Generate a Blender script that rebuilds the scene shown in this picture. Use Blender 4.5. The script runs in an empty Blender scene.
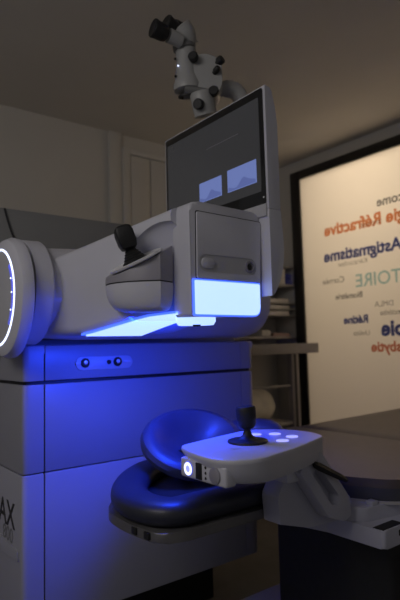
import bpy, bmesh, math, random
from mathutils import Vector, Matrix
random.seed(7)
S = bpy.context.scene
C = S.collection
PI = math.pi

# ------------------------------------------------------------------ camera
yaw, pitch, roll, fpx = .911706, .087296, -.025952, 532.14
F = Vector((math.cos(yaw)*math.cos(pitch), math.sin(yaw)*math.cos(pitch), math.sin(pitch)))
r0 = Vector((math.sin(yaw), -math.cos(yaw), 0)); u0 = r0.cross(F)
Rr = r0*math.cos(roll)+u0*math.sin(roll); Up = -r0*math.sin(roll)+u0*math.cos(roll)
cam = bpy.data.cameras.new('camera'); co = bpy.data.objects.new('camera', cam); C.objects.link(co)
M = Matrix((Rr, Up, -F)).transposed().to_4x4(); M.translation = Vector((0, 0, 1.1)); co.matrix_world = M
cam.sensor_fit = 'HORIZONTAL'; cam.sensor_width = 24; cam.lens = 24*fpx/400
cam.clip_start = .02; cam.clip_end = 50
cam.dof.use_dof = True; cam.dof.focus_distance = 1.4; cam.dof.aperture_fstop = 3.2
S.camera = co

# ------------------------------------------------------------------ view, world, lights
S.view_settings.view_transform = 'Standard'; S.view_settings.look = 'None'
S.view_settings.exposure = 0; S.view_settings.gamma = 1; S.view_settings.use_curve_mapping = False
w = bpy.data.worlds.new('world'); S.world = w; w.use_nodes = True
w.node_tree.nodes['Background'].inputs[0].default_value = (.95, .93, .92, 1)
w.node_tree.nodes['Background'].inputs[1].default_value = .115

def area(name, loc, target, size, power, col, sizey=None, spread=None):
    l = bpy.data.lights.new(name, 'AREA'); l.energy = power; l.color = col; l.size = size
    if sizey: l.shape = 'RECTANGLE'; l.size_y = sizey
    if spread: l.spread = spread
    o = bpy.data.objects.new(name, l); C.objects.link(o); o.location = loc
    o.rotation_euler = (Vector(target)-Vector(loc)).to_track_quat('-Z', 'Y').to_euler()
    return o
# warm daylight of the next room behind the frosted glass
area('next_room_light', (4.0, 2.2, 2.55), (3.26, 2.25, 1.75), .8, 50, (1, .82, .62), 2.2)
# soft dim light of the open room behind the camera
area('room_light', (-1.0, .75, 2.5), (.6, 1.4, 1.1), 1.3, 20.0, (1, .95, .91))
# blue LED strip under the laser arm, right below its lit panel
area('arm_blue_light', (.86, 1.27, 1.155), (.87, 1.53, .72), .18, 9.5, (.006, .042, 1), .20)

# ------------------------------------------------------------------ materials
def mat(name, col, rough=.5, metal=0., emit=None, es=0., noise=0., nscale=40., coat=0., bump=0., bscale=200.):
    m = bpy.data.materials.new(name); m.use_nodes = True; nt = m.node_tree
    b = nt.nodes['Principled BSDF']
    b.inputs['Roughness'].default_value = rough; b.inputs['Metallic'].default_value = metal
    b.inputs['Coat Weight'].default_value = coat; b.inputs['Coat Roughness'].default_value = .15
    tc = nt.nodes.new('ShaderNodeTexCoord')
    if noise:
        n = nt.nodes.new('ShaderNodeTexNoise'); n.inputs['Scale'].default_value = nscale
        nt.links.new(tc.outputs['Object'], n.inputs['Vector'])
        r = nt.nodes.new('ShaderNodeValToRGB')
        r.color_ramp.elements[0].position = .3; r.color_ramp.elements[1].position = .7
        r.color_ramp.elements[0].color = tuple(c*(1-noise) for c in col)+(1,)
        r.color_ramp.elements[1].color = tuple(min(1, c*(1+noise)) for c in col)+(1,)
        nt.links.new(n.outputs['Fac'], r.inputs['Fac']); nt.links.new(r.outputs['Color'], b.inputs['Base Color'])
    else:
        b.inputs['Base Color'].default_value = tuple(col)+(1,)
    if bump:
        n2 = nt.nodes.new('ShaderNodeTexNoise'); n2.inputs['Scale'].default_value = bscale
        nt.links.new(tc.outputs['Object'], n2.inputs['Vector'])
        bp = nt.nodes.new('ShaderNodeBump'); bp.inputs['Strength'].default_value = bump; bp.inputs['Distance'].default_value = .002
        nt.links.new(n2.outputs['Fac'], bp.inputs['Height']); nt.links.new(bp.outputs['Normal'], b.inputs['Normal'])
    if emit:
        b.inputs['Emission Color'].default_value = tuple(emit)+(1,); b.inputs['Emission Strength'].default_value = es
    return m

white = mat('white_plastic', (.56, .56, .63), .38, noise=.02, nscale=8, coat=.15)  # bluish tint in the white stands in for surrounding blue light
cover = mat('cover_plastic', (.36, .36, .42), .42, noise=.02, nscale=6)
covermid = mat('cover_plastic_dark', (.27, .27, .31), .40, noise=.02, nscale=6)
housegrey = mat('housing_plastic', (.22, .22, .22), .5, noise=.02, nscale=6)
lightgrey = mat('light_grey_plastic', (.46, .46, .49), .4, noise=.02, nscale=10)
podgrey = mat('pod_grey_plastic', (.27, .26, .30), .4, noise=.02, nscale=10)
darkgap = mat('dark_gap', (.012, .012, .016), .6, noise=.1)
rubber = mat('black_rubber', (.008, .008, .009), .55, noise=.1, bump=.2)
chrome = mat('chrome', (.95, .95, .97), .38, .55, noise=.03)
bedwhite = mat('bed_white_plastic', (.45, .45, .54), .4, noise=.02, nscale=8)
padvinyl = mat('pad_vinyl_shaded', (.020, .022, .036), .45, noise=.05, nscale=30, coat=.06, bump=.15, bscale=300)  # darker copy of the cushion vinyl, shade on the loop put into the colour
bezel = mat('black_bezel', (.008, .008, .009), .12, noise=.05, coat=.5)
glassblk = mat('screen_glass', (.045, .045, .05), .16, emit=(.55, .56, .60), es=.03, coat=.6, noise=.03)
winblue = mat('screen_window', (.05, .05, .08), .3, emit=(.22, .30, .72), es=.55, noise=.05)
winwave = mat('screen_trace', (.05, .05, .08), .3, emit=(.16, .22, .60), es=.5, noise=.05)
vinyl = mat('cushion_vinyl', (.036, .042, .080), .48, noise=.05, nscale=30, coat=.12, bump=.15, bscale=300)
bedvinyl = mat('mattress_vinyl', (.085, .066, .060), .42, noise=.08, nscale=25, bump=.2, bscale=260)
bedside = mat('mattress_side_vinyl', (.05, .05, .065), .4, noise=.06, nscale=25)  # darker and bluer than the mattress top
traymetal = mat('tray_metal', (.17, .165, .17), .4, .5, noise=.05)
blackbox = mat('pedestal_black', (.010, .010, .012), .6, noise=.2)
ringglow = mat('ring_light_white', (.8, .8, .9), .3, emit=(.62, .70, 1), es=2.2, noise=.01)
blueglow = mat('blue_light', (.3, .4, .9), .3, emit=(.56, .80, 1.5), es=1.0, noise=.01)
edgeglow = mat('blue_edge_light', (.1, .2, .9), .3, emit=(.05, .12, 1), es=1.6, noise=.01)
btnglow = mat('button_light', (.4, .4, .6), .3, emit=(.30, .34, .95), es=1.0, noise=.01)
btnmid = mat('button_edge_light', (.5, .5, .8), .3, emit=(.42, .42, 1), es=.9, noise=.01)
btnring = mat('button_ring_light', (.5, .5, .8), .3, emit=(.6, .65, 1), es=2.0, noise=.01)
indigo = mat('indigo_light', (.1, .1, .6), .3, emit=(.08, .10, .55), es=.8, noise=.01)
scopewhite = mat('microscope_white', (.33, .33, .33), .4, noise=.03, nscale=20)
scopegrey = mat('microscope_grey', (.17, .17, .17), .4, noise=.03, nscale=20)
yellow = mat('yellow_mark', (.4, .35, .08), .5, noise=.02)
wallpaint = mat('wall_paint', (.52, .50, .47), .85, noise=.02, nscale=3, bump=.1)
ceilpaint = mat('ceiling_paint', (.60, .58, .55), .9, noise=.02, nscale=3)
floormat = mat('vinyl_floor', (.17, .16, .15), .6, noise=.12, nscale=6)
frameblk = mat('black_frame_metal', (.012, .011, .011), .4, noise=.1)
counter = mat('counter_laminate', (.30, .28, .26), .5, noise=.05)
shelfm = mat('shelf_laminate', (.40, .38, .36), .5, noise=.04)
paper = mat('paper', (.62, .59, .55), .8, noise=.04, nscale=60)
bluebox = mat('blue_cardboard', (.04, .05, .32), .6, noise=.06)
bluetray = mat('blue_plastic', (.06, .12, .30), .5, noise=.06)
cloth = mat('beige_cloth', (.80, .75, .64), .9, noise=.1, nscale=12, bump=.4, bscale=40)  # high albedo puts the light on the bundle into its colour
inkk = mat('logo_black', (.010, .010, .012), .5, noise=.05)
inkg = mat('logo_grey', (.17, .17, .18), .5, noise=.05)
def ink(n, c):
    m = bpy.data.materials.new(n); m.use_nodes = True; t = m.node_tree; t.nodes.clear()
    o = t.nodes.new('ShaderNodeOutputMaterial'); a = t.nodes.new('ShaderNodeBsdfTransparent'); d = t.nodes.new('ShaderNodeBsdfDiffuse'); x = t.nodes.new('ShaderNodeMixShader')
    nz = t.nodes.new('ShaderNodeTexNoise'); nz.inputs['Scale'].default_value = 20
    r = t.nodes.new('ShaderNodeValToRGB'); r.color_ramp.elements[0].color = tuple(v*.97 for v in c)+(1,); r.color_ramp.elements[1].color = tuple(c)+(1,)
    t.links.new(nz.outputs['Fac'], r.inputs['Fac']); t.links.new(r.outputs['Color'], a.inputs['Color'])
    d.inputs['Color'].default_value = tuple(v*.5 for v in c)+(1,); x.inputs[0].default_value = .2
    t.links.new(a.outputs[0], x.inputs[1]); t.links.new(d.outputs[0], x.inputs[2]); t.links.new(x.outputs[0], o.inputs[0]); return m
T_or = ink('text_orange', (1.000, 0.616, 0.400)); T_nv = ink('text_navy', (0.316, 0.361, 0.648)); T_lb = ink('text_light_blue', (.76, .96, 1))
T_gr = ink('text_grey', (0.574, 0.583, 0.600)); T_lg = ink('text_light_grey', (0.787, 0.787, 0.787)); T_rd = ink('text_red_orange', (0.949, 0.548, 0.424))

fg = bpy.data.materials.new('frosted_glass'); fg.use_nodes = True
nt = fg.node_tree; nt.nodes.clear()
out = nt.nodes.new('ShaderNodeOutputMaterial'); mx = nt.nodes.new('ShaderNodeMixShader')
tr = nt.nodes.new('ShaderNodeBsdfTranslucent'); df = nt.nodes.new('ShaderNodeBsdfDiffuse')
nz = nt.nodes.new('ShaderNodeTexNoise'); nz.inputs['Scale'].default_value = 3
cr = nt.nodes.new('ShaderNodeValToRGB'); cr.color_ramp.elements[0].color = (.74, .71, .66, 1); cr.color_ramp.elements[1].color = (.80, .77, .72, 1)
nt.links.new(nz.outputs['Fac'], cr.inputs['Fac']); nt.links.new(cr.outputs['Color'], tr.inputs['Color'])
df.inputs['Color'].default_value = (.6, .58, .55, 1); mx.inputs[0].default_value = .3
nt.links.new(tr.outputs[0], mx.inputs[1]); nt.links.new(df.outputs[0], mx.inputs[2]); nt.links.new(mx.outputs[0], out.inputs[0])

# ------------------------------------------------------------------ helpers
ORG = {}
def thing(name, label, cat, loc=(0, 0, 0), group=None):
    o = bpy.data.objects.new(name, None); o.empty_display_size = .05; C.objects.link(o); o.location = loc
    o['label'] = label; o['category'] = cat
    if group: o['group'] = group
    ORG[o.name] = Vector(loc); return o
def obj(name, bm, m, parent=None, label=None, angle=35, smooth=True, recalc=True):
    if recalc: bmesh.ops.recalc_face_normals(bm, faces=bm.faces)
    me = bpy.data.meshes.new(name)
    org = ORG[parent.name] if parent else Vector((0, 0, 0))
    if parent is None:
        xs = [v.co for v in bm.verts]
        org = Vector(((min(v.x for v in xs)+max(v.x for v in xs))/2, (min(v.y for v in xs)+max(v.y for v in xs))/2, min(v.z for v in xs)))
    for v in bm.verts: v.co -= org
    bm.to_mesh(me); bm.free()
    if smooth:
        for p in me.polygons: p.use_smooth = True
        me.set_sharp_from_angle(angle=math.radians(angle))
    me.materials.append(m)
    o = bpy.data.objects.new(name, me); C.objects.link(o)
    if parent: o.parent = parent
    else: o.location = org
    ORG[o.name] = org
    if label: o['label'] = label
    return o
def tag(o, label, cat, group=None):
    o['label'] = label; o['category'] = cat
    if group: o['group'] = group
    return o
def struct(name, bm, m, **k):
    o = obj(name, bm, m, **k); o['kind'] = 'structure'; return o
def B(): return bmesh.new()
def merge(bm, src, mtx=None):
    if mtx: src.transform(mtx)
    me = bpy.data.meshes.new('tmp'); src.to_mesh(me); src.free(); bm.from_mesh(me); bpy.data.meshes.remove(me)
    return bm
def box(bm, x0, x1, y0, y1, z0, z1, bev=0., seg=2, mtx=None):
    t = B(); bmesh.ops.create_cube(t, size=1)
    for v in t.verts: v.co = Vector((x0+(v.co.x+.5)*(x1-x0), y0+(v.co.y+.5)*(y1-y0), z0+(v.co.z+.5)*(z1-z0)))
    if bev: bmesh.ops.bevel(t, geom=list(t.edges), offset=bev, segments=seg, affect='EDGES', profile=.5, clamp_overlap=True)
    return merge(bm, t, mtx)
def rpoly(pts, r, n=6):
    """round the corners of a polygon; r a number or a list"""
    out = []; N = len(pts)
    for i, p in enumerate(pts):
        ri = r[i] if isinstance(r, (list, tuple)) else r
        p = Vector(p); a = Vector(pts[i-1]); b = Vector(pts[(i+1) % N])
        if ri <= 0: out.append(tuple(p)); continue
        da = (a-p); db = (b-p); la, lb = da.length, db.length; da /= la; db /= lb
        k = min(ri, la*.49, lb*.49)
        A = p+da*k; Bp = p+db*k
        for j in range(n+1):
            t = j/n; q = A*(1-t)**2+p*2*t*(1-t)+Bp*t*t; out.append(tuple(q))
    return out
def prism(bm, pts, h0, h1, axis='Z', bev=0., seg=3, top_only=False, mtx=None):
    """extrude a 2D outline. Z: pts=(x,y); Y: pts=(x,z); X: pts=(y,z)"""
    t = B()
    def P(p, h): return {'Z': (p[0], p[1], h), 'Y': (p[0], h, p[1]), 'X': (h, p[0], p[1])}[axis]
    lo = [t.verts.new(P(p, h0)) for p in pts]; hi = [t.verts.new(P(p, h1)) for p in pts]
    n = len(pts); t.faces.new(lo[::-1]); t.faces.new(hi)
    for i in range(n): t.faces.new((lo[i], lo[(i+1) % n], hi[(i+1) % n], hi[i]))
    if bev:
        sl = set(lo); sh = set(hi)
        es = [e for e in t.edges if (e.verts[0] in sh and e.verts[1] in sh) or (not top_only and e.verts[0] in sl and e.verts[1] in sl)]
        bmesh.ops.bevel(t, geom=es, offset=bev, segments=seg, affect='EDGES', profile=.5, clamp_overlap=True)
    bmesh.ops.recalc_face_normals(t, faces=t.faces)
    return merge(bm, t, mtx)
def lathe(bm, prof, loc=(0, 0, 0), d=(0, 0, 1), n=32, caps=True):
    """prof: (radius, height) along direction d"""
    t = B(); rings = []
    q = Vector(d).to_track_quat('Z', 'Y').to_matrix().to_4x4(); q.translation = Vector(loc)
    for r, h in prof:
        rings.append([t.verts.new((max(r, 1e-5)*math.cos(2*PI*i/n), max(r, 1e-5)*math.sin(2*PI*i/n), h)) for i in range(n)])
    for a, b in zip(rings, rings[1:]):
        for i in range(n): t.faces.new((a[i], a[(i+1) % n], b[(i+1) % n], b[i]))
    if caps: t.faces.new(rings[0][::-1]); t.faces.new(rings[-1])
    return merge(bm, t, q)
def loft(bm, secs, caps=True, closed=False):
    """secs: lists of 3D points of equal length"""
    t = B(); R = [[t.verts.new(p) for p in s] for s in secs]; n = len(secs[0])
    pr = list(zip(R, R[1:]))+([(R[-1], R[0])] if closed else [])
    for a, b in pr:
        for i in range(n): t.faces.new((a[i], a[(i+1) % n], b[(i+1) % n], b[i]))
    if caps and not closed: t.faces.new(R[0][::-1]); t.faces.new(R[-1])
    bmesh.ops.recalc_face_normals(t, faces=t.faces)
    return merge(bm, t)
def tube(bm, pts, r, n=16):
    P = [Vector(p) for p in pts]; secs = []
    up = Vector((0, 0, 1))
    for i, p in enumerate(P):
        d = (P[min(i+1, len(P)-1)]-P[max(i-1, 0)]).normalized()
        s = d.cross(up); s = s.normalized() if s.length > .01 else Vector((1, 0, 0)); u = s.cross(d)
        rr = r[i] if isinstance(r, (list, tuple)) else r
        secs.append([p+(s*math.cos(2*PI*k/n)+u*math.sin(2*PI*k/n))*rr for k in range(n)])
    return loft(bm, secs)
def spline(pts, n=6):
    P = [Vector(p) for p in pts]; out = []
    for i in range(len(P)-1):
        a = P[max(i-1, 0)]; b = P[i]; c = P[i+1]; d = P[min(i+2, len(P)-1)]
        for j in range(n):
            t = j/n
            out.append(.5*((2*b)+(c-a)*t+(2*a-5*b+4*c-d)*t*t+(3*b-a-3*c+d)*t**3))
    out.append(P[-1]); return out
def rrect(x0, x1, z0, z1, r, n=6):
    """rounded rectangle, equal point count"""
    r = min(r, (x1-x0)*.49, (z1-z0)*.49); o = []
    for cx, cz, a0 in ((x1-r, z1-r, 0), (x0+r, z1-r, 90), (x0+r, z0+r, 180), (x1-r, z0+r, 270)):
        for k in range(n+1):
            a = math.radians(a0+90*k/n); o.append((cx+r*math.cos(a), cz+r*math.sin(a)))
    return o
def text_bm(s, font_scale=1., width=None, part=None, height=None, bold=0., align='LEFT', thick=.0008):
    """text as a mesh in the local XY plane; size from the width of substring `part`"""
    def mk(t, sz):
        c = bpy.data.curves.new('t', 'FONT'); c.body = t; c.size = sz; c.align_x = align; c.extrude = thick; c.offset = bold; c.resolution_u = 3
        o = bpy.data.objects.new('t', c); C.objects.link(o); bpy.context.view_layer.update()
        me = bpy.data.meshes.new_from_object(o.evaluated_get(bpy.context.evaluated_depsgraph_get()))
        bpy.data.objects.remove(o); bpy.data.curves.remove(c); return me
    sz = font_scale
    if width:
        m0 = mk(part or s, 1.0); xs = [v.co.x for v in m0.vertices]; sz = width/(max(xs)-min(xs)); bpy.data.meshes.remove(m0)
    m1 = mk(s, sz); b = B(); b.from_mesh(m1); bpy.data.meshes.remove(m1); return b
def boolean(o, cutter_bm):
    me = bpy.data.meshes.new('cut'); bmesh.ops.recalc_face_normals(cutter_bm, faces=cutter_bm.faces); cutter_bm.to_mesh(me); cutter_bm.free()
    c = bpy.data.objects.new('cut', me); C.objects.link(c); c.location = o.parent.location if o.parent else o.location
    # the cutter is given in world space: move it into the same frame
    off = ORG[o.name] if not o.parent else ORG[o.parent.name]
    for v in me.vertices: v.co -= off
    md = o.modifiers.new('b', 'BOOLEAN'); md.operation = 'DIFFERENCE'; md.object = c; md.solver = 'EXACT'
    bpy.context.view_layer.update()
    nm = bpy.data.meshes.new_from_object(o.evaluated_get(bpy.context.evaluated_depsgraph_get()))
    o.modifiers.clear(); o.data = nm
    for p in nm.polygons: p.use_smooth = True
    nm.set_sharp_from_angle(angle=math.radians(35))
    bpy.data.objects.remove(c)

# ================================================================== THE SETTING
struct('floor', box(B(), -2.2, 3.36, -2.2, 3.3, -.06, 0), floormat)
struct('ceiling', box(B(), -2.2, 3.36, -2.2, 3.3, 2.6, 2.66), ceilpaint)
wb = struct('wall_back', box(B(), -2.2, 3.36, 3.19, 3.27, 0, 2.6), wallpaint)
# right wall: a solid strip beside the corner, a lintel over the frosted glass
wr = B(); box(wr, 3.28, 3.36, 2.93, 3.19, 0, 2.6); box(wr, 3.28, 3.36, -2.2, 2.93, 2.50, 2.6); box(wr, 3.28, 3.36, -2.2, -1.0, 0, 2.5)
struct('wall_right', wr, wallpaint)
# pilaster step and double cupboard door in the back wall
struct('trim_1', box(B(), 1.70, 1.80, 3.165, 3.19, 0, 2.6, .004), wallpaint)
d1 = struct('door_1', box(B(), 1.86, 2.72, 3.172, 3.19, 0, 2.46, .002), wallpaint)
fr = B(); box(fr, 1.80, 1.86, 3.155, 3.19, 0, 2.50, .004); box(fr, 2.72, 2.78, 3.155, 3.19, 0, 2.50, .004); box(fr, 1.86, 2.72, 3.155, 3.19, 2.46, 2.50, .004)
obj('door_frame', fr, wallpaint, d1)
for a, b in ((1.866, 2.022), (2.030, 2.714)):
    obj('door_leaf', box(B(), a, b, 3.160, 3.172, .01, 2.452, .003), wallpaint, d1)
struct('baseboard_back', box(B(), 2.78, 3.28, 3.175, 3.19, 0, .09, .004), wallpaint)

# frosted glass partition, structure window_1
gl = struct('window_1', box(B(), 3.250, 3.262, -.95, 2.85, .06, 2.44), fg)
fb = B(); box(fb, 3.235, 3.28, 2.83, 2.925, 0, 2.50, .003); box(fb, 3.235, 3.28, -1.0, 2.83, 2.43, 2.50, .003); box(fb, 3.235, 3.28, -1.0, 2.83, 0, .06, .003); box(fb, 3.235, 3.28, -1.0, -.95, .06, 2.43, .003)
obj('window_frame', fb, frameblk, gl, label='black metal frame')
def word(s, yend, z, width, part, m, bold=0., label=None):
    b = text_bm(s, width=width, part=part, bold=bold, align='RIGHT')
    mm = Matrix(((0, 0, 1, 0), (1, 0, 0, 0), (0, 1, 0, 0), (0, 0, 0, 1))); mm.translation = Vector((3.2490, yend, z))
    b.transform(mm); return obj('lettering', b, m, gl, label=label, smooth=False, recalc=False)
word('Glaucome', 2.135, 2.050, .20, 'come', T_gr, .002, 'dark grey word cut by the picture edge at the top')
word('Chirurgie Réfractive', 2.605, 1.922, .49, 'Réfractive', T_or, .004, 'orange words, largest of the upper lines')
word('Implant', 2.275, 1.925, .165, 'Implant', T_lg, 0, 'small pale word under the orange words')
word('Astigmatisme', 2.62, 1.722, .655, 'Astigmatisme', T_nv, .004, 'large navy word')
word('Kératocône', 2.49, 1.668, .25, 'Kératocône', T_lg, 0, 'small pale word under the large navy word')
word('LABORATOIRE', 2.345, 1.500, .365, 'TOIRE', T_lb, .001, 'large pale blue capitals')
word('Cornée', 2.645, 1.550, .20, 'Cornée', T_gr, 0, 'small grey word left of the pale blue capitals')
word('Biométrie', 2.53, 1.425, .235, 'Biométrie', T_gr, .001, 'dark grey word')
word('DMLA', 2.195, 1.345, .145, 'DMLA', T_lg, 0, 'pale grey capitals')
word('Conjonctivite', 2.155, 1.285, .28, 'Conjonctivite', T_lg, .001, 'small grey word cut by the picture edge')
word('Rétine', 2.465, 1.240, .205, 'Rétine', T_nv, .003, 'small navy word')
word('Myopie', 2.152, 1.145, .42, 'Myopie', T_nv, .006, 'big bold navy word cut by the picture edge')
word('Uvéite', 2.385, 1.150, .135, 'Uvéite', T_lg, 0, 'smallest faint word')
word('Presbytie', 2.24, 1.035, .36, 'Presbytie', T_rd, .003, 'red orange word, lowest of all')

# the next room, seen only as light through the glass
nr = B(); box(nr, 3.36, 5.0, -1.2, 3.3, -.06, 0); box(nr, 4.95, 5.05, -1.2, 3.3, 0, 2.9); box(nr, 3.36, 5.0, 3.3, 3.4, 0, 2.9); box(nr, 3.36, 5.0, -1.2, 3.3, 2.85, 2.9)
struct('wall_next_room', nr, wallpaint)

# ================================================================== THE LASER MACHINE
lm = thing('laser_machine', 'large white eye surgery laser with glowing blue arm and tall blue-lit cabinet', 'medical machine', (1.13, 2.15, 0))
X0, X1, YF, YB = .613, 1.655, 1.75, 2.62
obj('plinth', box(B(), .74, 1.52, 1.92, 2.5, 0, .21), blackbox, lm, label='black recessed plinth')
obj('cabinet_core', box(B(), X0+.012, X1-.012, YF+.012, YB-.01, .215, 1.09, .02), darkgap, lm)
def cov(x0, x1, z0, z1, side=0, bottom=0.):
    """a cover panel wrapping the cabinet front; side -1 left corner, +1 right corner"""
    y1 = YB if side else YF+.03
    if side:
        if side < 0: pts = rpoly([(x0, y1), (x0, YF), (x1, YF), (x1, YF+.03), (x0+.03, YF+.03), (x0+.03, y1)], [0, .022, 0, 0, 0, 0])
        else: pts = rpoly([(x1, y1), (x1, YF), (x0, YF), (x0, YF+.03), (x1-.03, YF+.03), (x1-.03, y1)], [0, .04, 0, 0, 0, 0])
    else: pts = [(x0, YF), (x1, YF), (x1, y1), (x0, y1)]
    return prism(B(), pts, z0, z1, 'Z', .0025, 2)
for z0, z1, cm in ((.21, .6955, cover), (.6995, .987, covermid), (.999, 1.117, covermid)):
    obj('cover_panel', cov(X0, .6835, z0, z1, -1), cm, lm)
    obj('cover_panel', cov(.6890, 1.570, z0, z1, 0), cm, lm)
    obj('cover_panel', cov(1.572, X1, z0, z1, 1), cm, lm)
obj('cabinet_top', box(B(), X0+.004, X1-.004, YF+.004, YB, 1.088, 1.119, .006, 3), cover, lm)
# sensor recess on the upper cover
sr = obj('sensor_strip', prism(B(), rrect(.798, 1.025, 1.028, 1.074, .022), 1.7465, 1.751, 'Y', .002, 2), lightgrey, lm, label='shallow recess with sensor windows')
for x, r in ((.832, .0165), (.961, .0165), (.926, .008)):
    s = B(); lathe(s, [(r, 0), (r, .005), (r*.8, .008)], (x, 1.747, 1.053), (0, -1, 0), 24)
    k = obj('sensor_window', s, rubber, sr, label='round dark sensor window')
    if r > .01: obj('sensor_lens', lathe(B(), [(r*.45, 0), (r*.4, .002), (r*.1, .004)], (x, 1.7385, 1.055), (0, -1, 0), 20), chrome, lm, label='bright lens')
for x in (.811, 1.003):
    obj('sensor_rib', box(B(), x-.014, x+.014, 1.744, 1.748, 1.050, 1.056, .001), white, lm)
# lettering on the left side
for s, z, wd, m, yy in (('VISUMAX', .512, .50, inkk, 1.822), ('800', .462, .10, inkg, 1.838)):
    b = text_bm(s, width=wd, part=s, bold=.001 if m is inkk else 0, align='RIGHT')
    mm = Matrix(((0, 0, -1, 0), (-1, 0, 0, 0), (0, 1, 0, 0), (0, 0, 0, 1))); mm.translation = Vector((X0-.0004, yy, z))
    b.transform(mm); obj('side_lettering', b, m, lm, smooth=False, recalc=False, label='black name' if m is inkk else 'grey number under the name')
obj('side_shade_wedge', prism(B(), rpoly([(YF+.03, .425), (YF+.03, .455), (YB, .50), (YB, .36)], .004), X0-.006, X0+.003, 'X', .003), cover, lm)  # added raised wedge, shaped after a reflection and shadow edge on the side

# rear housing
hs = B(); prism(hs, rrect(.40, 1.75, 1.10, 1.628, .05), 1.96, 2.56, 'Y', .03, 4)
rh = obj('rear_housing', hs, housegrey, lm, label='grey rear housing of the machine')
obj('housing_seam', tube(B(), spline([(.615, 1.957, 1.627), (.622, 1.957, 1.60), (.638, 1.957, 1.55), (.665, 1.957, 1.48), (.69, 1.957, 1.40)], 4), .0035, 8), darkgap, lm)
# arm hub: cylinder on the cabinet, axis along the front
YC, ZC = 1.731, 1.272
hub = B(); lathe(hub, [(.150, 0), (.171, .012), (.172, .066), (.169, .070), (.150, .071), (.158, .20), (.158, .98), (.145, 1.03), (.10, 1.045)], (.575, YC, 1.292), (1, 0, 0), 64)
obj('arm_hub', hub, white, lm)
cap = B(); lathe(cap, [(.150, .0), (.152, .0), (.160, -.001), (.186, .012), (.195, .030), (.193, .046), (.17, .05)], (.528, YC, ZC), (1, 0, 0), 72)
obj('hub_flange', cap, white, lm)
obj('flange_groove', lathe(B(), [(.186, 0), (.1885, .002), (.186, .004)], (.574, YC, ZC+.003), (1, 0, 0), 64), darkgap, lm)
def ring(r0, r1, x0, x1, y=YC, z=ZC, n=72):
    b = B(); secs = []
    for k in range(n):
        a = 2*PI*k/n; c, s = math.cos(a), math.sin(a)
        secs.append([(x0, y+r0*c, z+r0*s), (x0, y+r1*c, z+r1*s), (x1, y+r1*c, z+r1*s), (x1, y+r0*c, z+r0*s)])
    return loft(b, secs, closed=True)
obj('ring_light', ring(.1495, .1555, .525, .531), ringglow, lm, label='glowing white ring')
obj('hub_face', lathe(B(), [(.149, 0), (.13, .002)], (.5265, YC, ZC), (-1, 0, 0), 64), lightgrey, lm)
arc = B(); secs = []
for k in range(25):
    a = math.radians(140+80*k/24); c, s = math.cos(a), math.sin(a)
    secs.append([(.5235, YC+.134*c, ZC+.134*s), (.5235, YC+.144*c, ZC+.144*s), (.526, YC+.144*c, ZC+.144*s), (.526, YC+.134*c, ZC+.134*s)])
loft(arc, secs)
obj('hub_display', arc, indigo, lm, label='curved indigo display strip')
for a in (160, 178, 200):
    a = math.radians(a)
    obj('status_light', lathe(B(), [(.003, 0), (.002, .002)], (.5234, YC+.139*math.cos(a), ZC+.139*math.sin(a)), (-1, 0, 0), 12), ringglow, lm)

# arm: lofted from the hub to the head
def lerp(a, b, t): return a+(b-a)*t
secs = []
#        Y     xl    xr    zb     zt    r
rows = [(1.80, .640, 1.06, 1.150, 1.380, .040),
        (1.70, .640, 1.06, 1.148, 1.392, .035),
        (1.62, .662, 1.05, 1.146, 1.402, .030),
        (1.50, .707, 1.05, 1.146, 1.424, .026),
        (1.40, .744, 1.06, 1.166, 1.444, .024),
        (1.28, .789, 1.08, 1.190, 1.468, .022),
        (1.186, .824, 1.096, 1.195, 1.486, .020)]
ys = []
for (a, b) in zip(rows, rows[1:]):
    for k in range(4):
        t = k/4; ys.append([lerp(a[i], b[i], t) for i in range(6)])
ys.append(list(rows[-1]))
for (y, xl, xr, zb, zt, r) in ys: secs.append([(x, y, z) for x, z in rrect(xl, xr, zb, zt, r)])
ab = B(); loft(ab, secs)
arm = obj('laser_arm', ab, white, lm)
sd = Vector((-.35, .936, 0)); sn = Vector((-.936, -.35, 0)); P0 = Vector((.84, 1.139, 0))
def SP(s, o, z): return P0+sd*s+sn*o+Vector((0, 0, z))
cut = B(); t = B(); bmesh.ops.create_uvsphere(t, u_segments=40, v_segments=24, radius=1)
mm = Matrix((sd, sn, Vector((0, 0, 1)))).transposed().to_4x4() @ Matrix.Diagonal((.150, .052, .158, 1)); mm.translation = SP(.072, 0, 1.292)
merge(cut, t, mm); boolean(arm, cut)
# head at the front of the arm
hp = rpoly([(.843, 1.180), (.843, 1.496), (1.108, 1.492), (1.098, 1.180)], [.012, .030, .030, .032])
obj('laser_head', prism(B(), hp, 1.126, 1.205, 'Y', .008, 3), white, lm)
obj('head_seam', prism(B(), rpoly([(.859, 1.282), (.8625, 1.4695), (1.105, 1.4665), (1.0925, 1.282)], .006), 1.1235, 1.13, 'Y'), darkgap, lm)
fpn = obj('front_panel', prism(B(), rpoly([(.8605, 1.2835), (.8640, 1.4660), (1.1035, 1.4630), (1.0915, 1.2835)], .006), 1.1190, 1.13, 'Y', .002, 2), white, lm)
boolean(fpn, prism(B(), rrect(.868, 1.078, 1.302, 1.350, .024), 1.1, 1.1215, 'Y'))
cut = None
obj('front_slot', prism(B(), rrect(.868, 1.078, 1.302, 1.350, .024), 1.1208, 1.1235, 'Y'), lightgrey, lm)
obj('front_button', prism(B(), rrect(.876, .920, 1.312, 1.340, .012), 1.1165, 1.123, 'Y', .002, 2), white, lm, label='pale oval button')
fl = B(); lathe(fl, [(.0175, 0), (.0175, .006), (.0125, .007), (.0125, .003), (.005, .002)], (1.052, 1.1225, 1.326), (0, -1, 0), 32)
fl_o = obj('front_lens', fl, podgrey, lm, label='round lens beside the button')
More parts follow.
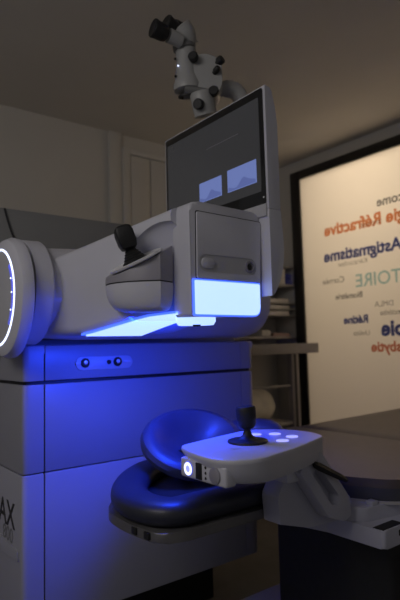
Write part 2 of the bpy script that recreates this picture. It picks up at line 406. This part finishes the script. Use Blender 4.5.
obj('lens_pupil', lathe(B(), [(.009, 0), (.007, .002)], (1.052, 1.1195, 1.326), (0, -1, 0), 24), rubber, fl_o)
obj('light_panel', prism(B(), rpoly([(.8515, 1.186), (.8515, 1.277), (1.0885, 1.277), (1.0885, 1.186)], [.004, .003, .003, .024]), 1.1175, 1.13, 'Y', .003, 2), blueglow, lm, label='glowing pale blue panel')
obj('panel_edge_light', prism(B(), rpoly([(.8475, 1.182), (.8475, 1.2815), (1.0915, 1.2815), (1.0915, 1.182)], [.006, .003, .003, .028]), 1.1205, 1.132, 'Y'), edgeglow, lm, label='thin deep blue edge light')
# lit underside of the arm
def under(x0f, x1f, dz, th, ya, yb):
    secs = []
    for k in range(9):
        y = lerp(ya, yb, k/8)
        # follow the arm's own underside
        for a, b in zip(rows, rows[1:]):
            if b[0] <= y <= a[0]:
                t = (a[0]-y)/(a[0]-b[0]); xl = lerp(a[1], b[1], t); xr = lerp(a[2], b[2], t); zb = lerp(a[3], b[3], t)
        xa = xl+x0f; xb = xr-x1f
        secs.append([(xa, y, zb-dz), (xb, y, zb-dz), (xb, y, zb-dz+th), (xa, y, zb-dz+th)])
    return loft(B(), secs)
obj('underside_light', under(.012, .135, .006, .008, 1.50, 1.188), blueglow, lm, label='glowing pale blue underside of the arm')
obj('underside_edge_light', under(.004, .127, .003, .006, 1.51, 1.188), edgeglow, lm)
ap = B(); lathe(ap, [(.050, 0), (.056, .010), (.056, .026)], (.905, 1.190, 1.160), (0, 0, 1), 40)
apo = obj('laser_aperture', ap, blueglow, lm, label='round glowing laser outlet')
obj('aperture_lens', lathe(B(), [(.010, 0), (.012, .006)], (.885, 1.160, 1.155), (0, 0, 1), 24), rubber, apo)
# control pod on the arm's side with joystick
def podout(k, scale=1.):
    pts = [SP(.058, -.020, 0), SP(.058, .040*scale, 0), SP(.095, .062*scale, 0), SP(.14, .078*scale, 0), SP(.19, .078*scale, 0), SP(.235, .058*scale, 0), SP(.262, .025*scale, 0), SP(.268, -.006, 0), SP(.25, -.03, 0)]
    sp = spline(pts[1:8], 5); return [pts[0]]+sp+[pts[8]]
def dist_s(p): return (p-P0).dot(sd)
top = podout(0); n = len(top)
def ztop(p):
    q = Vector((p.x, p.y, 0))-P0; return 1.295+.25*(.22-q.dot(sd))+.52*(.070-q.dot(sn))
up = B(); c0 = Vector((sum(p.x for p in top)/n, sum(p.y for p in top)/n, 0))
def shrink(p, k): return c0+(p-c0)*k
loft(up, [[Vector((p.x, p.y, 1.281)) for p in top],
          [Vector((p.x, p.y, max(1.283, ztop(p)-.004))) for p in top],
          [Vector((shrink(p, .985).x, shrink(p, .985).y, max(1.285, ztop(p)))) for p in top]])
obj('pod_upper', up, podgrey, lm, label='grey wedge shaped upper pod')
obj('pod_seam', loft(B(), [[Vector((shrink(p, .985).x, shrink(p, .985).y, z)) for p in top] for z in (1.276, 1.283)]), darkgap, lm)
lo = B(); LS = []
for z, k in ((1.277, 1.0), (1.262, .995), (1.245, .97), (1.228, .92), (1.212, .83), (1.203, .70), (1.199, .5)):
    LS.append([])
    for p in top:
        c1 = SP(.10, .0, 0); q = c1+(Vector((p.x, p.y, 0))-c1)*k; LS[-1].append(Vector((q.x, q.y, z)))
loft(lo, LS); pl = obj('pod_lower', lo, white, lm, label='white rounded lower pod')
obj('pod_lock', lathe(B(), [(.012, 0), (.012, .003), (.009, .004)], SP(.165, .062, 1.238), sn+Vector((0, 0, -.5)), 24), lightgrey, lm)
tn = Vector((0, 0, 1))+sd*.25+sn*.52; tn.normalize()   # normal of the sloping pod top
dc = SP(.148, .030, 0); dc.z = ztop(dc)+.003
dish = B(); lathe(dish, [(.058, 0), (.063, .003), (.063, .008), (.058, .010), (.051, .008), (.046, .004)], (0, 0, 0), (0, 0, 1), 48)
e1 = (sd-tn*sd.dot(tn)).normalized(); e2 = tn.cross(e1)
mm = Matrix((e1*1.45, e2*.92, tn)).transposed().to_4x4(); mm.translation = dc
dish.transform(mm); obj('chrome_ring', dish, chrome, lm, label='polished chrome ring')
jb = Vector(dc)+tn*.004; jt = (Vector((-.34, .16, 1))).normalized()
lj = B(); prof = [(.036, 0), (.037, .004)]
for k in range(5):
    r = .032-.0042*k; prof += [(r+.002, .006+.007*k), (r-.003, .0095+.007*k)]
prof += [(.012, .044), (.010, .050)]
lathe(lj, prof, jb, (jt+tn).normalized(), 32); js = obj('joystick', lj, rubber, lm, label='black rubber bellows joystick')
hb = jb+(jt+tn).normalized()*.036
gp = B(); secs = []
a1 = Vector((0, 0, 1)).cross(jt).normalized(); a2 = jt.cross(a1)
for h, w1, w2 in ((0, .014, .012), (.005, .025, .021), (.02, .030, .025), (.050, .031, .025), (.063, .028, .022), (.069, .020, .015)):
    secs.append([hb+jt*h+a1*(x)+a2*(z) for x, z in rrect(-w1, w1, -w2, w2, .008, 4)])
loft(gp, secs); obj('joystick_grip', gp, rubber, js)

# ---- monitor housing beside the head
ms = [(1.104, 1.50), (1.104, 1.878), (1.130, 1.874), (1.144, 1.826), (1.152, 1.766), (1.152, 1.60), (1.152, 1.500)]
mh = obj('monitor_housing', prism(B(), rpoly(ms, [.004, .004, .006, .01, .01, .01, .004], 4), 1.083, 1.615, 'Y', .006, 3), white, lm)
obj('housing_foot', prism(B(), rpoly([(1.104, 1.24), (1.104, 1.499), (1.153, 1.499), (1.160, 1.42), (1.161, 1.365), (1.148, 1.300), (1.118, 1.25)], [.004, .002, .002, .01, .02, .03, .006], 5), 1.083, 1.30, 'Y', .008, 3), white, lm)
obj('bezel', prism(B(), rrect(1.092, 1.607, 1.515, 1.871, .006), 1.1005, 1.1045, 'X', .001), bezel, mh, label='black glossy bezel')
scr = obj('screen', box(B(), 1.0985, 1.1015, 1.108, 1.592, 1.555, 1.845), glassblk, mh, label='dark grey lit screen')
for y0, y1, z0, z1 in ((1.287, 1.404, 1.587, 1.654), (1.124, 1.257, 1.587, 1.659)):
    wn = obj('image_window', box(B(), 1.0975, 1.0990, y0, y1, z0, z1), winblue, scr, label='blue image on the screen')
    wv = [(y0+.004, z0+.002), (y0+.004, z0+.012)]
    for k in range(13):
        t = k/12; wv.append((lerp(y0+.004, y1-.004, t), z0+.012+.020*math.exp(-((t-.45)/.16)**2)+.006*math.sin(7*t)))
    wv.append((y1-.004, z0+.002))
    obj('image_curve', prism(B(), wv, 1.0968, 1.0978, 'X'), winwave, scr)
ln = B(); box(ln, 1.0978, 1.0988, 1.20, 1.36, 1.762, 1.764)
obj('screen_line', ln, podgrey, scr)
obj('power_mark', lathe(B(), [(.003, 0), (.002, .0008)], (1.1003, 1.100, 1.536), (-1, 0, 0), 12), chrome, mh)
obj('housing_ledge', prism(B(), rpoly([(1.098, 1.478), (1.098, 1.516), (1.120, 1.516), (1.120, 1.478)], .003), 1.090, 1.60, 'Y', .002), lightgrey, mh)

# ================================================================== SURGICAL MICROSCOPE
MO = Vector((1.1086, 1.4606, 1.9422))
mrot = Matrix((Vector((r0.x, r0.y, 0)), Vector((-r0.y, r0.x, 0)), Vector((0, 0, 1)))).transposed().to_4x4(); mrot.translation = MO
# local frame: x right, y away, z up; .00357 m per photo pixel at this distance
mi = thing('surgical_microscope', 'white surgical microscope with black eyepieces and knobs above the monitor', 'microscope', MO)
def mk(name, b, m, parent=mi, label=None): 
    b.transform(mrot); return obj(name, b, m, parent, label)
k_ = .00357
def L(px, py, y=0.): return Vector(((px-190)*k_, y, (110-py)*k_))
CD = (-.03, -.06, 1)
b = B(); lathe(b, [(.034, 0), (.050, .006), (.052, .022), (.046, .040), (.040, .06), (.037, .13), (.036, .165), (.030, .172)], L(188.5, 92), CD, 40)
col = mk('optics_column', b, scopewhite)
b = B(); tube(b, [L(186, 92, -.01), L(206, 96, -.01)], [.040, .030], 24); bb = b
bmesh.ops.scale(bb, vec=(1, 1, .5), space=Matrix.Translation(-L(196, 94)), verts=bb.verts)
mk('column_foot', bb, scopegrey, label='dark grey foot of the column')
b = B(); lathe(b, [(.036, 0), (.036, -.006), (.026, -.007), (.022, .004)], L(188.5, 94.5), (-.12, -.22, 1), 36)
mk('objective_ring', b, rubber, label='dark objective opening')
b = B(); lathe(b, [(.036, 0), (.041, .003), (.041, .016), (.036, .019)], L(186, 49.5, -.012), (-.12, -.1, 1), 36)
mk('collar', b, scopegrey, label='grey collar ring')
b = B(); secs = []
for y in (-.035, -.02, .05, .06):
    o = .004 if y in (-.035, .06) else 0
    pts = rpoly([(L(190, 94).x, L(190, 94).z), (L(190, 60).x, L(190, 60).z), (L(206, 55.5).x, L(206, 55.5).z), (L(223, 63).x, L(223, 63).z), (L(223, 90).x, L(223, 90).z), (L(217, 101).x, L(217, 101).z)], .018, 4)
    cx = sum(p[0] for p in pts)/len(pts); cz = sum(p[1] for p in pts)/len(pts)
    secs.append([(cx+(p[0]-cx)*(1-o*8), y, cz+(p[1]-cz)*(1-o*8)) for p in pts])
loft(b, secs); mk('microscope_body', b, scopewhite)
b = B(); lathe(b, [(.025, 0), (.040, .006), (.041, .05), (.040, .08), (.034, .088)], L(206, 119, -.01), (-.22, -.30, 1), 32)
mk('lower_optics', b, scopewhite)
b = B(); tube(b, spline([L(185, 48), L(187, 40), L(187, 33, -.01), L(182, 26, -.02)], 5), [.036]*5+[.039]*5+[.040]*5+[.032], 24)
mk('inclined_tube', b, scopewhite)
for (p, q) in ((L(184, 46, -.045), L(163, 42, -.09)), (L(189, 34, .015), L(173.5, 28, -.03))):
    d = (q-p).normalized(); ln_ = (q-p).length
    b = B(); lathe(b, [(.014, 0), (.024, .005), (.025, ln_*.6)], p, d, 28); e = mk('eyepiece_tube', b, scopewhite)
    b = B(); lathe(b, [(.022, -.028), (.026, -.024), (.029, -.012), (.030, .014), (.032, .024), (.030, .028), (.020, .025)], q, d, 28)
    mk('eyecup', b, rubber, e, 'black rubber eyecup')
b = B(); lathe(b, [(.014, 0), (.017, .003), (.017, .02), (.012, .023)], L(179, 19, .02), (.4, -.4, .6), 24); mk('tube_knob', b, rubber)
b = B(); tube(b, [L(186, 30), L(194, 42, .01)], [.024, .026], 20); mk('tube_bracket', b, scopewhite)
for px, py, y, d, r in ((195.5, 63.5, -.045, (-.3, -1, .1), .017), (219, 66, -.03, (.9, -.7, .45), .015), (215.5, 77, -.04, (.8, -.9, .5), .011), (214, 99, -.045, (-.1, -1, 0), .017), (200, 112, -.055, (-.45, -.9, -.25), .018)):
    b = B(); lathe(b, [(r*.7, -.006), (r*.7, 0), (r, .002), (r*1.05, .018), (r*.85, .022)], L(px, py, y), d, 20); mk('adjusting_knob', b, rubber, label='black adjusting knob')
b = B(); lathe(b, [(.006, 0), (.005, .004)], L(201, 71, -.028), (0, -1, 0), 16); mk('yellow_mark', b, yellow)
b = B(); lathe(b, [(.006, 0), (.004, .006)], L(207, 57, .0), (0, 0, 1), 16); mk('top_screw', b, rubber)
for py in (61, 79):
    b = B(); lathe(b, [(.005, 0), (.004, .004)], L(177, py, -.03), (-.8, -.6, 0), 12); mk('column_screw', b, rubber)
b = B(); lathe(b, [(.003, 0), (.002, .002)], L(179.5, 69, -.036), (-.5, -.9, 0), 12); mk('indicator_light', b, ringglow, label='small bright indicator light')
b = B(); tube(b, spline([L(212, 86, .04), L(224, 82, .05), L(238, 84, .06), L(245, 100, .07), L(241, 135, .10), L(238, 200, .14), L(238, 232, .16)], 5), [.026]*6+[.030]*25, 24)
mk('support_arm', b, scopewhite)
b = B(); bo = L(238, 232, .16)
tube(b, [bo, bo+Vector((0, .02, -.02)), bo+Vector((.02, .55, -.06))], [.03, .032, .034], 20)
mk('support_bracket', b, scopewhite)

# ================================================================== PATIENT BED
pb = thing('patient_bed', 'dark brown padded patient bed on white frame and black pedestal', 'patient bed', (2.0, 1.25, 0))
mo = rpoly([(1.300, 1.66), (1.285, 1.30), (1.30, 1.06), (1.385, .890), (1.56, .85), (1.945, .85), (1.945, 1.80), (1.55, 1.79)], [.05, .05, .10, .06, .05, .01, .01, .10], 6)
obj('mattress', prism(B(), mo, .680, .706, 'Z', .022, 5, True), bedvinyl, pb, label='dark brown head section of mattress')
obj('mattress_side', prism(B(), mo, .645, .6805, 'Z'), bedside, pb, label='darker mattress side')
mo2 = rpoly([(1.952, .85), (3.12, .85), (3.12, 1.80), (1.952, 1.80)], [.01, .05, .05, .01], 6)
b = B(); secs = []
for z, k in ((.645, 0), (.685, 0), (.699, .006), (.705, .02), (.707, .09)):
    cx, cy = 2.53, 1.325
    secs.append([(cx+(p[0]-cx)*(1-k/.55), cy+(p[1]-cy)*(1-k/.47), z+(.010*min(1, max(0, (p[0]-2.0)/.9)) if z > .66 else 0)) for p in mo2])
loft(b, secs); obj('mattress', b, bedvinyl, pb, label='dark brown long section of mattress')
obj('mattress_rim', prism(B(), [(1.98+(x-1.98)*1.004, 1.33+(y-1.33)*1.006) for x, y in mo], .637, .645, 'Z'), shelfm, pb, label='pale rim under the mattress')
fo = rpoly([(1.225, 1.45), (1.225, 1.20), (1.262, 1.05), (1.262, .862), (3.0, .862), (3.0, 1.7), (1.5, 1.7)], [.02, .02, .01, .012, .02, .02, .02], 4)
obj('bed_frame', prism(B(), fo, .552, .600, 'Z', .006, 2), bedwhite, pb, label='white lower frame')
fo2 = rpoly([(1.20, 1.42), (1.20, 1.12), (1.29, .94), (1.50, .90), (3.0, .90), (3.0, 1.72), (1.45, 1.72)], [.02, .02, .02, .02, .02, .02, .02], 4)
obj('bed_frame', prism(B(), fo2, .598, .638, 'Z', .004, 2), bedwhite, pb, label='white upper frame')
obj('frame_slot', box(B(), 1.33, 1.75, .858, .90, .5745, .590, .002), darkgap, pb)
obj('frame_screw', lathe(B(), [(.008, 0), (.006, .004)], (1.29, .98, .548), (0, 0, 1), 16), darkgap, pb)
obj('recess_shade_slab', box(B(), 1.268, 1.36, .868, .900, .5995, .6015), darkgap, pb)  # thin dark slab, shade of the frame gap put into its colour
obj('rim_latch', box(B(), 1.322, 1.350, .935, .96, .636, .650, .003), bedwhite, pb)
ped = rpoly([(1.345, 1.345), (1.345, 1.05), (1.38, .92), (2.6, .92), (2.6, 1.345)], .02, 4)
obj('pedestal', prism(B(), ped, .19, .556, 'Z', .004), blackbox, pb, label='black pedestal column')
obj('foot_plate', prism(B(), rpoly([(1.13, 1.50), (1.13, .86), (2.9, .86), (2.9, 1.50)], .04), 0, .195, 'Z', .012, 3), bedwhite, pb, label='white foot plate on the floor')
# bracket towards the panel
br = rpoly([(1.006, .643), (1.003, .712), (1.056, .790), (1.150, .800), (1.296, .656), (1.300, .602), (1.113, .612)], .004, 2)
obj('panel_bracket', prism(B(), br, .990, 1.050, 'Y', .003, 2), bedwhite, pb)
st = rpoly([(1.045, .770), (1.078, .818), (1.125, .818), (1.240, .676), (1.245, .626), (1.214, .616), (1.150, .640)], [.004, .004, .01, .01, .006, .006, .004], 3)
bo_ = obj('bracket_strut', prism(B(), st, .950, .990, 'Y', .003, 2), bedwhite, pb)
boolean(bo_, prism(B(), rpoly([(1.088, .765), (1.122, .772), (1.196, .688), (1.190, .664), (1.165, .668)], .006, 4), .94, .985, 'Y'))
hn = B(); t = Vector((1.088, .940, .789)); e = Vector((1.205, .930, .731))
tube(hn, [t, t+(e-t)*.15, t+(e-t)*.8, e], [.008, .0105, .0085, .006], 4)
obj('release_lever', hn, rubber, pb, label='black release lever')
# tray and cushions at the head end
to = [(.688, 1.32), (.678, 1.20), (.694, 1.072), (.75, 1.050), (1.19, 1.052), (1.25, 1.20), (1.21, 1.48), (1.10, 1.58), (.98, 1.60), (.86, 1.55)]
tp = rpoly(to, [.05, .05, .035, .04, .02, .02, .05, .05, .08, .08], 6)
tr_ = obj('head_tray', prism(B(), tp, .645, .669, 'Z', .004, 2), traymetal, pb, label='bronze grey tray under the cushion')
for x0, y0 in ((.683, 1.165), (.687, 1.115)):
    obj('tray_clip', box(B(), x0-.004, x0+.016, y0-.011, y0+.011, .649, .666, .002), rubber, tr_)
# U shaped cushion: fat tube along a path, squashed
def padtube(path, r, zs, n=20):
    P = spline(path, 7); secs = []
    for i, p in enumerate(P):
        d = (P[min(i+1, len(P)-1)]-P[max(i-1, 0)]); d.z = 0; d.normalize()
        s = Vector((d.y, -d.x, 0)); tt = i/(len(P)-1)
        e = min(1, (min(tt, 1-tt)*18)**.5 + .25)
        sec = []
        for k in range(n):
            a = 2*PI*k/n; c, q = math.cos(a), math.sin(a)
            c = math.copysign(abs(c)**.8, c); q = math.copysign(abs(q)**.8, q)
            sec.append(p+s*c*r*e+Vector((0, 0, q*zs*e)))
        secs.append(sec)
    return loft(B(), secs)
obj('arm_cushion', padtube([(1.15, 1.108, .698), (1.0, 1.108, .698), (.84, 1.108, .698), (.758, 1.116, .698), (.727, 1.195, .698), (.752, 1.305, .698), (.83, 1.42, .700), (.94, 1.51, .702), (1.08, 1.55, .702)], .052, .031), padvinyl, pb, label='black padded loop cushion on tray')
inner = rpoly([(.73, 1.22), (.78, 1.12), (1.18, 1.12), (1.18, 1.42), (1.05, 1.52), (.90, 1.46)], .05, 5)
obj('cushion_base', prism(B(), inner, .670, .684, 'Z', .004), blackbox, pb)

# dished head cushion, tilted
hc = thing('head_cushion', 'blue-lit black dished headrest cushion behind the white control panel', 'cushion', (1.02, 1.40, .74))
b = B(); secs = []; N = 56
prof = [(0, -.06), (.5, -.058), (.82, -.045), (.97, -.022), (1.0, 0.0), (.97, .020), (.90, .031), (.80, .033), (.68, .022), (.55, .000), (.35, -.022), (0, -.030)]
for q, h in prof:
    s = []
    for k in range(N):
        a = 2*PI*k/N
        rx = .185*(1+.06*math.cos(a)); ry = .150
        s.append(Vector((rx*max(q, .002)*math.cos(a), ry*max(q, .002)*math.sin(a), h*(1.0+.25*math.cos(a-.3)))))
    secs.append(s)
loft(b, secs)
hm = Matrix.Translation((1.035, 1.400, .790)) @ Matrix.Rotation(math.radians(6), 4, 'Z') @ Matrix.Rotation(math.radians(-6), 4, 'Y') @ Matrix.Rotation(math.radians(30), 4, 'X')
b.transform(hm); obj('cushion_pad', b, vinyl, hc)
b = B(); tube(b, spline([(1.14, 1.50, .775), (1.22, 1.47, .790), (1.30, 1.41, .803), (1.33, 1.34, .800), (1.31, 1.27, .785)], 5), [.018, .030, .034, .037, .039]+[.040]*11+[.038, .035, .030, .023, .012], 20)
obj('side_bolster', b, vinyl, hc)
obj('cushion_post', lathe(B(), [(.03, 0), (.022, .01), (.022, .085), (.03, .09)], (1.02, 1.41, .684), (0, 0, 1), 24), blackbox, hc)

# ================================================================== CONTROL PANEL
cp = thing('control_panel', 'white control panel with black joystick and four lit buttons over the cushion', 'control panel', (.98, 1.02, .79))
po = [(.797, 1.128), (.765, 1.050), (.752, .962), (.766, .900), (.828, .868), (1.006, .905), (1.158, .962), (1.180, 1.010), (1.182, 1.100), (1.098, 1.191), (.933, 1.160)]
pp = rpoly(po, [.02, .05, .04, .03, .04, .09, .02, .02, .04, .05, .05], 5)
b = B(); secs = []; cx, cy = .96, 1.02
for z, k, dx in ((.792, .90, .02), (.797, .93, .015), (.820, .965, .008), (.840, .995, 0), (.846, 1.0, 0), (.850, .992, 0), (.8515, .975, 0)):
    secs.append([(cx+dx+(p[0]-cx)*k, cy+(p[1]-cy)*k, z) for p in pp])
loft(b, secs); obj('panel_body', b, white, cp)
# end face with the power button
ex = Vector((.785, .935, 0)); fd = Vector((-1, .05, 0)).normalized()
def onface(y, z): return Vector((.772, y, z))
endp = obj('end_plate', box(B(), .7665, .80, .915, 1.085, .788, .834, .006, 3), white, cp)
b = B(); lathe(b, [(.0165, 0), (.0165, .003), (.0115, .0032), (.0115, .002)], (.7672, 1.050, .811), (-1, 0, 0), 32); pbn = obj('power_button', b, indigo, cp, label='round lit power button')
obj('button_light', ring(.0085, .0150, .7630, .7645, 1.050, .811, 32), btnring, pbn)
obj('button_centre', lathe(B(), [(.0085, 0), (.008, .001)], (.7640, 1.050, .811), (-1, 0, 0), 24), btnglow, pbn)
obj('end_slot', box(B(), .7635, .768, .999, 1.020, .793, .830, .001), rubber, cp)
for z in (.799, .811, .823):
    obj('end_mark', lathe(B(), [(.0035, 0), (.003, .001)], (.7663, .985, z), (-1, 0, 0), 12), rubber, cp)
obj('end_knob', lathe(B(), [(.0185, 0), (.0185, .004), (.015, .006)], (.7668, .950, .811), (-1, 0, 0), 32), podgrey, cp, label='grey round knob')
# joystick
jx, jy = .945, 1.035
jb_ = obj('joystick', lathe(B(), [(.050, 0), (.052, .002), (.051, .006), (.044, .0085), (.030, .009), (.020, .013), (.012, .020), (.009, .030), (.009, .038)], (jx, jy, .851), (0, 0, 1), 40), rubber, cp, label='black joystick on a round base')
b = B(); lathe(b, [(.010, 0), (.018, .003), (.0235, .012), (.0255, .036), (.026, .052), (.024, .057), (.019, .058)], (jx, jy, .885), (-.04, .03, 1), 32)
obj('joystick_grip', b, rubber, jb_)
for x, y in ((1.040, 1.106), (1.083, 1.073), (1.084, 1.010), (1.022, .986)):
    q = B(); lathe(q, [(.0165, 0), (.0165, .002), (.013, .003)], (x, y, .8512), (0, 0, 1), 28)
    k = obj('lit_button', q, btnmid, cp, label='round lit button')
    obj('button_cap', lathe(B(), [(.010, 0), (.009, .001)], (x, y, .8540), (0, 0, 1), 20), btnglow, k)
sm = B(); box(sm, .855, .875, .985, .990, .8514, .852); box(sm, .855, .875, .996, 1.001, .8514, .852)
obj('panel_mark', sm, lightgrey, cp)
obj('panel_post', box(B(), 1.02, 1.13, .972, 1.038, .742, .797, .01), white, cp)

# ================================================================== SHELVES AND COUNTER BY THE CORNER
su = thing('wall_shelf_unit', 'grey wall shelving beside the frosted glass above the counter', 'shelf', (2.98, 3.05, 1.15))
SX0, SX1 = 2.60, 3.262
obj('back_board', box(B(), SX0, SX1, 3.170, 3.1895, 1.15, 1.80), shelfm, su)
for z in (1.165, 1.335, 1.385, 1.434, 1.582, 1.735):
    th = .018 if z in (1.165, 1.582, 1.735) else .010
    obj('shelf_board', box(B(), SX0, SX1, 2.935, 3.170, z-th, z, .002), shelfm, su)
for i in range(5):
    x = 3.150-.034*i
    tag(obj('binder', box(B(), x-.030, x, 2.94, 3.15, 1.5825, 1.705-.008*(i % 2), .003), paper),
        'white binder standing on the upper shelf, %s' % ['nearest the blue boxes', 'second from the blue boxes', 'third from the blue boxes', 'fourth from the blue boxes', 'farthest from the blue boxes'][i], 'binder', 'white binders on the upper shelf')
tag(obj('carton', box(B(), 3.160, 3.245, 2.945, 3.10, 1.5825, 1.625, .003), bluebox), 'small blue carton lying on upper shelf, lower of two', 'box', 'blue cartons')
tag(obj('carton', box(B(), 3.162, 3.24, 2.945, 3.10, 1.6275, 1.670, .003), bluebox), 'small blue carton on upper shelf, stacked on top of another', 'box', 'blue cartons')
for i, (z, h, x0, x1, l) in enumerate(((1.3355, .030, 2.80, 3.19, 'flat pile of white sheets on the lower thin shelf'), (1.3855, .026, 2.78, 3.20, 'flat pile of white sheets on the middle thin shelf'), (1.4345, .028, 2.80, 3.19, 'flat pile of white sheets on the top thin shelf'))):
    tag(obj('paper_stack', box(B(), x0, x1, 2.95, 3.15, z, z+h, .002), paper), l, 'paper', 'paper stacks on the thin shelves')
tag(obj('folded_leaflet', box(B(), 3.0, 3.19, 2.95, 3.10, 1.1655, 1.190, .004), mat('leaflet_pink', (.40, .28, .26), .8, noise=.2, nscale=60)), 'pinkish leaflets lying on the lowest shelf over the counter', 'leaflet')
tag(obj('folded_towel', box(B(), 2.88, 2.98, 2.95, 3.10, 1.1655, 1.215, .012), paper), 'small white folded towel on the lowest shelf beside leaflets', 'towel')

ct = thing('side_counter', 'grey counter top on a square leg in front of the shelving', 'table', (2.8, 2.9, 0))
obj('counter_top', box(B(), 2.30, 3.115, 2.60, 3.165, 1.033, 1.105, .004), counter, ct)
lg = obj('leg', box(B(), 2.842, 2.915, 2.62, 2.67, 0, 1.033, .003), counter, ct)
obj('leg_stripe', box(B(), 2.862, 2.888, 2.617, 2.621, .25, 1.03, .001), frameblk, lg, label='dark stripe')
obj('leg', box(B(), 2.34, 2.40, 2.62, 2.67, 0, 1.033, .003), counter, ct)
obj('lower_shelf', box(B(), 2.40, 2.842, 2.63, 3.16, .540, .560, .002), shelfm, ct)
obj('rail', box(B(), 2.40, 2.842, 2.64, 2.655, .800, .815, .002), shelfm, ct)
# crumpled bag of cloth and the blue tray
b = B(); t = B(); bmesh.ops.create_icosphere(t, subdivisions=4, radius=1)
for v in t.verts:
    c = v.co; n_ = .10*math.sin(5*c.x+2*c.y)+.08*math.sin(7*c.y-3*c.z+1)+.05*math.sin(11*c.x+9*c.z)
    v.co = Vector((c.x*.27*(1+n_*.3), c.y*.16*(1+n_*.4), max(c.z, -.60)*.12*(1+n_*.6)*(1+.35*c.x)))
t.transform(Matrix.Translation((2.56, 2.84, .662))); merge(b, t)
tag(obj('laundry_bag', b, cloth), 'crumpled beige cloth bundle under the counter', 'cloth bundle')
tb = B(); prism(tb, rpoly([(2.43, 3.02), (2.80, 3.02), (2.80, 3.15), (2.43, 3.15)], .02), .5605, .79, 'Z', .003)
tag(obj('storage_bin', tb, bluetray), 'blue storage bin standing behind the cloth bundle', 'bin')
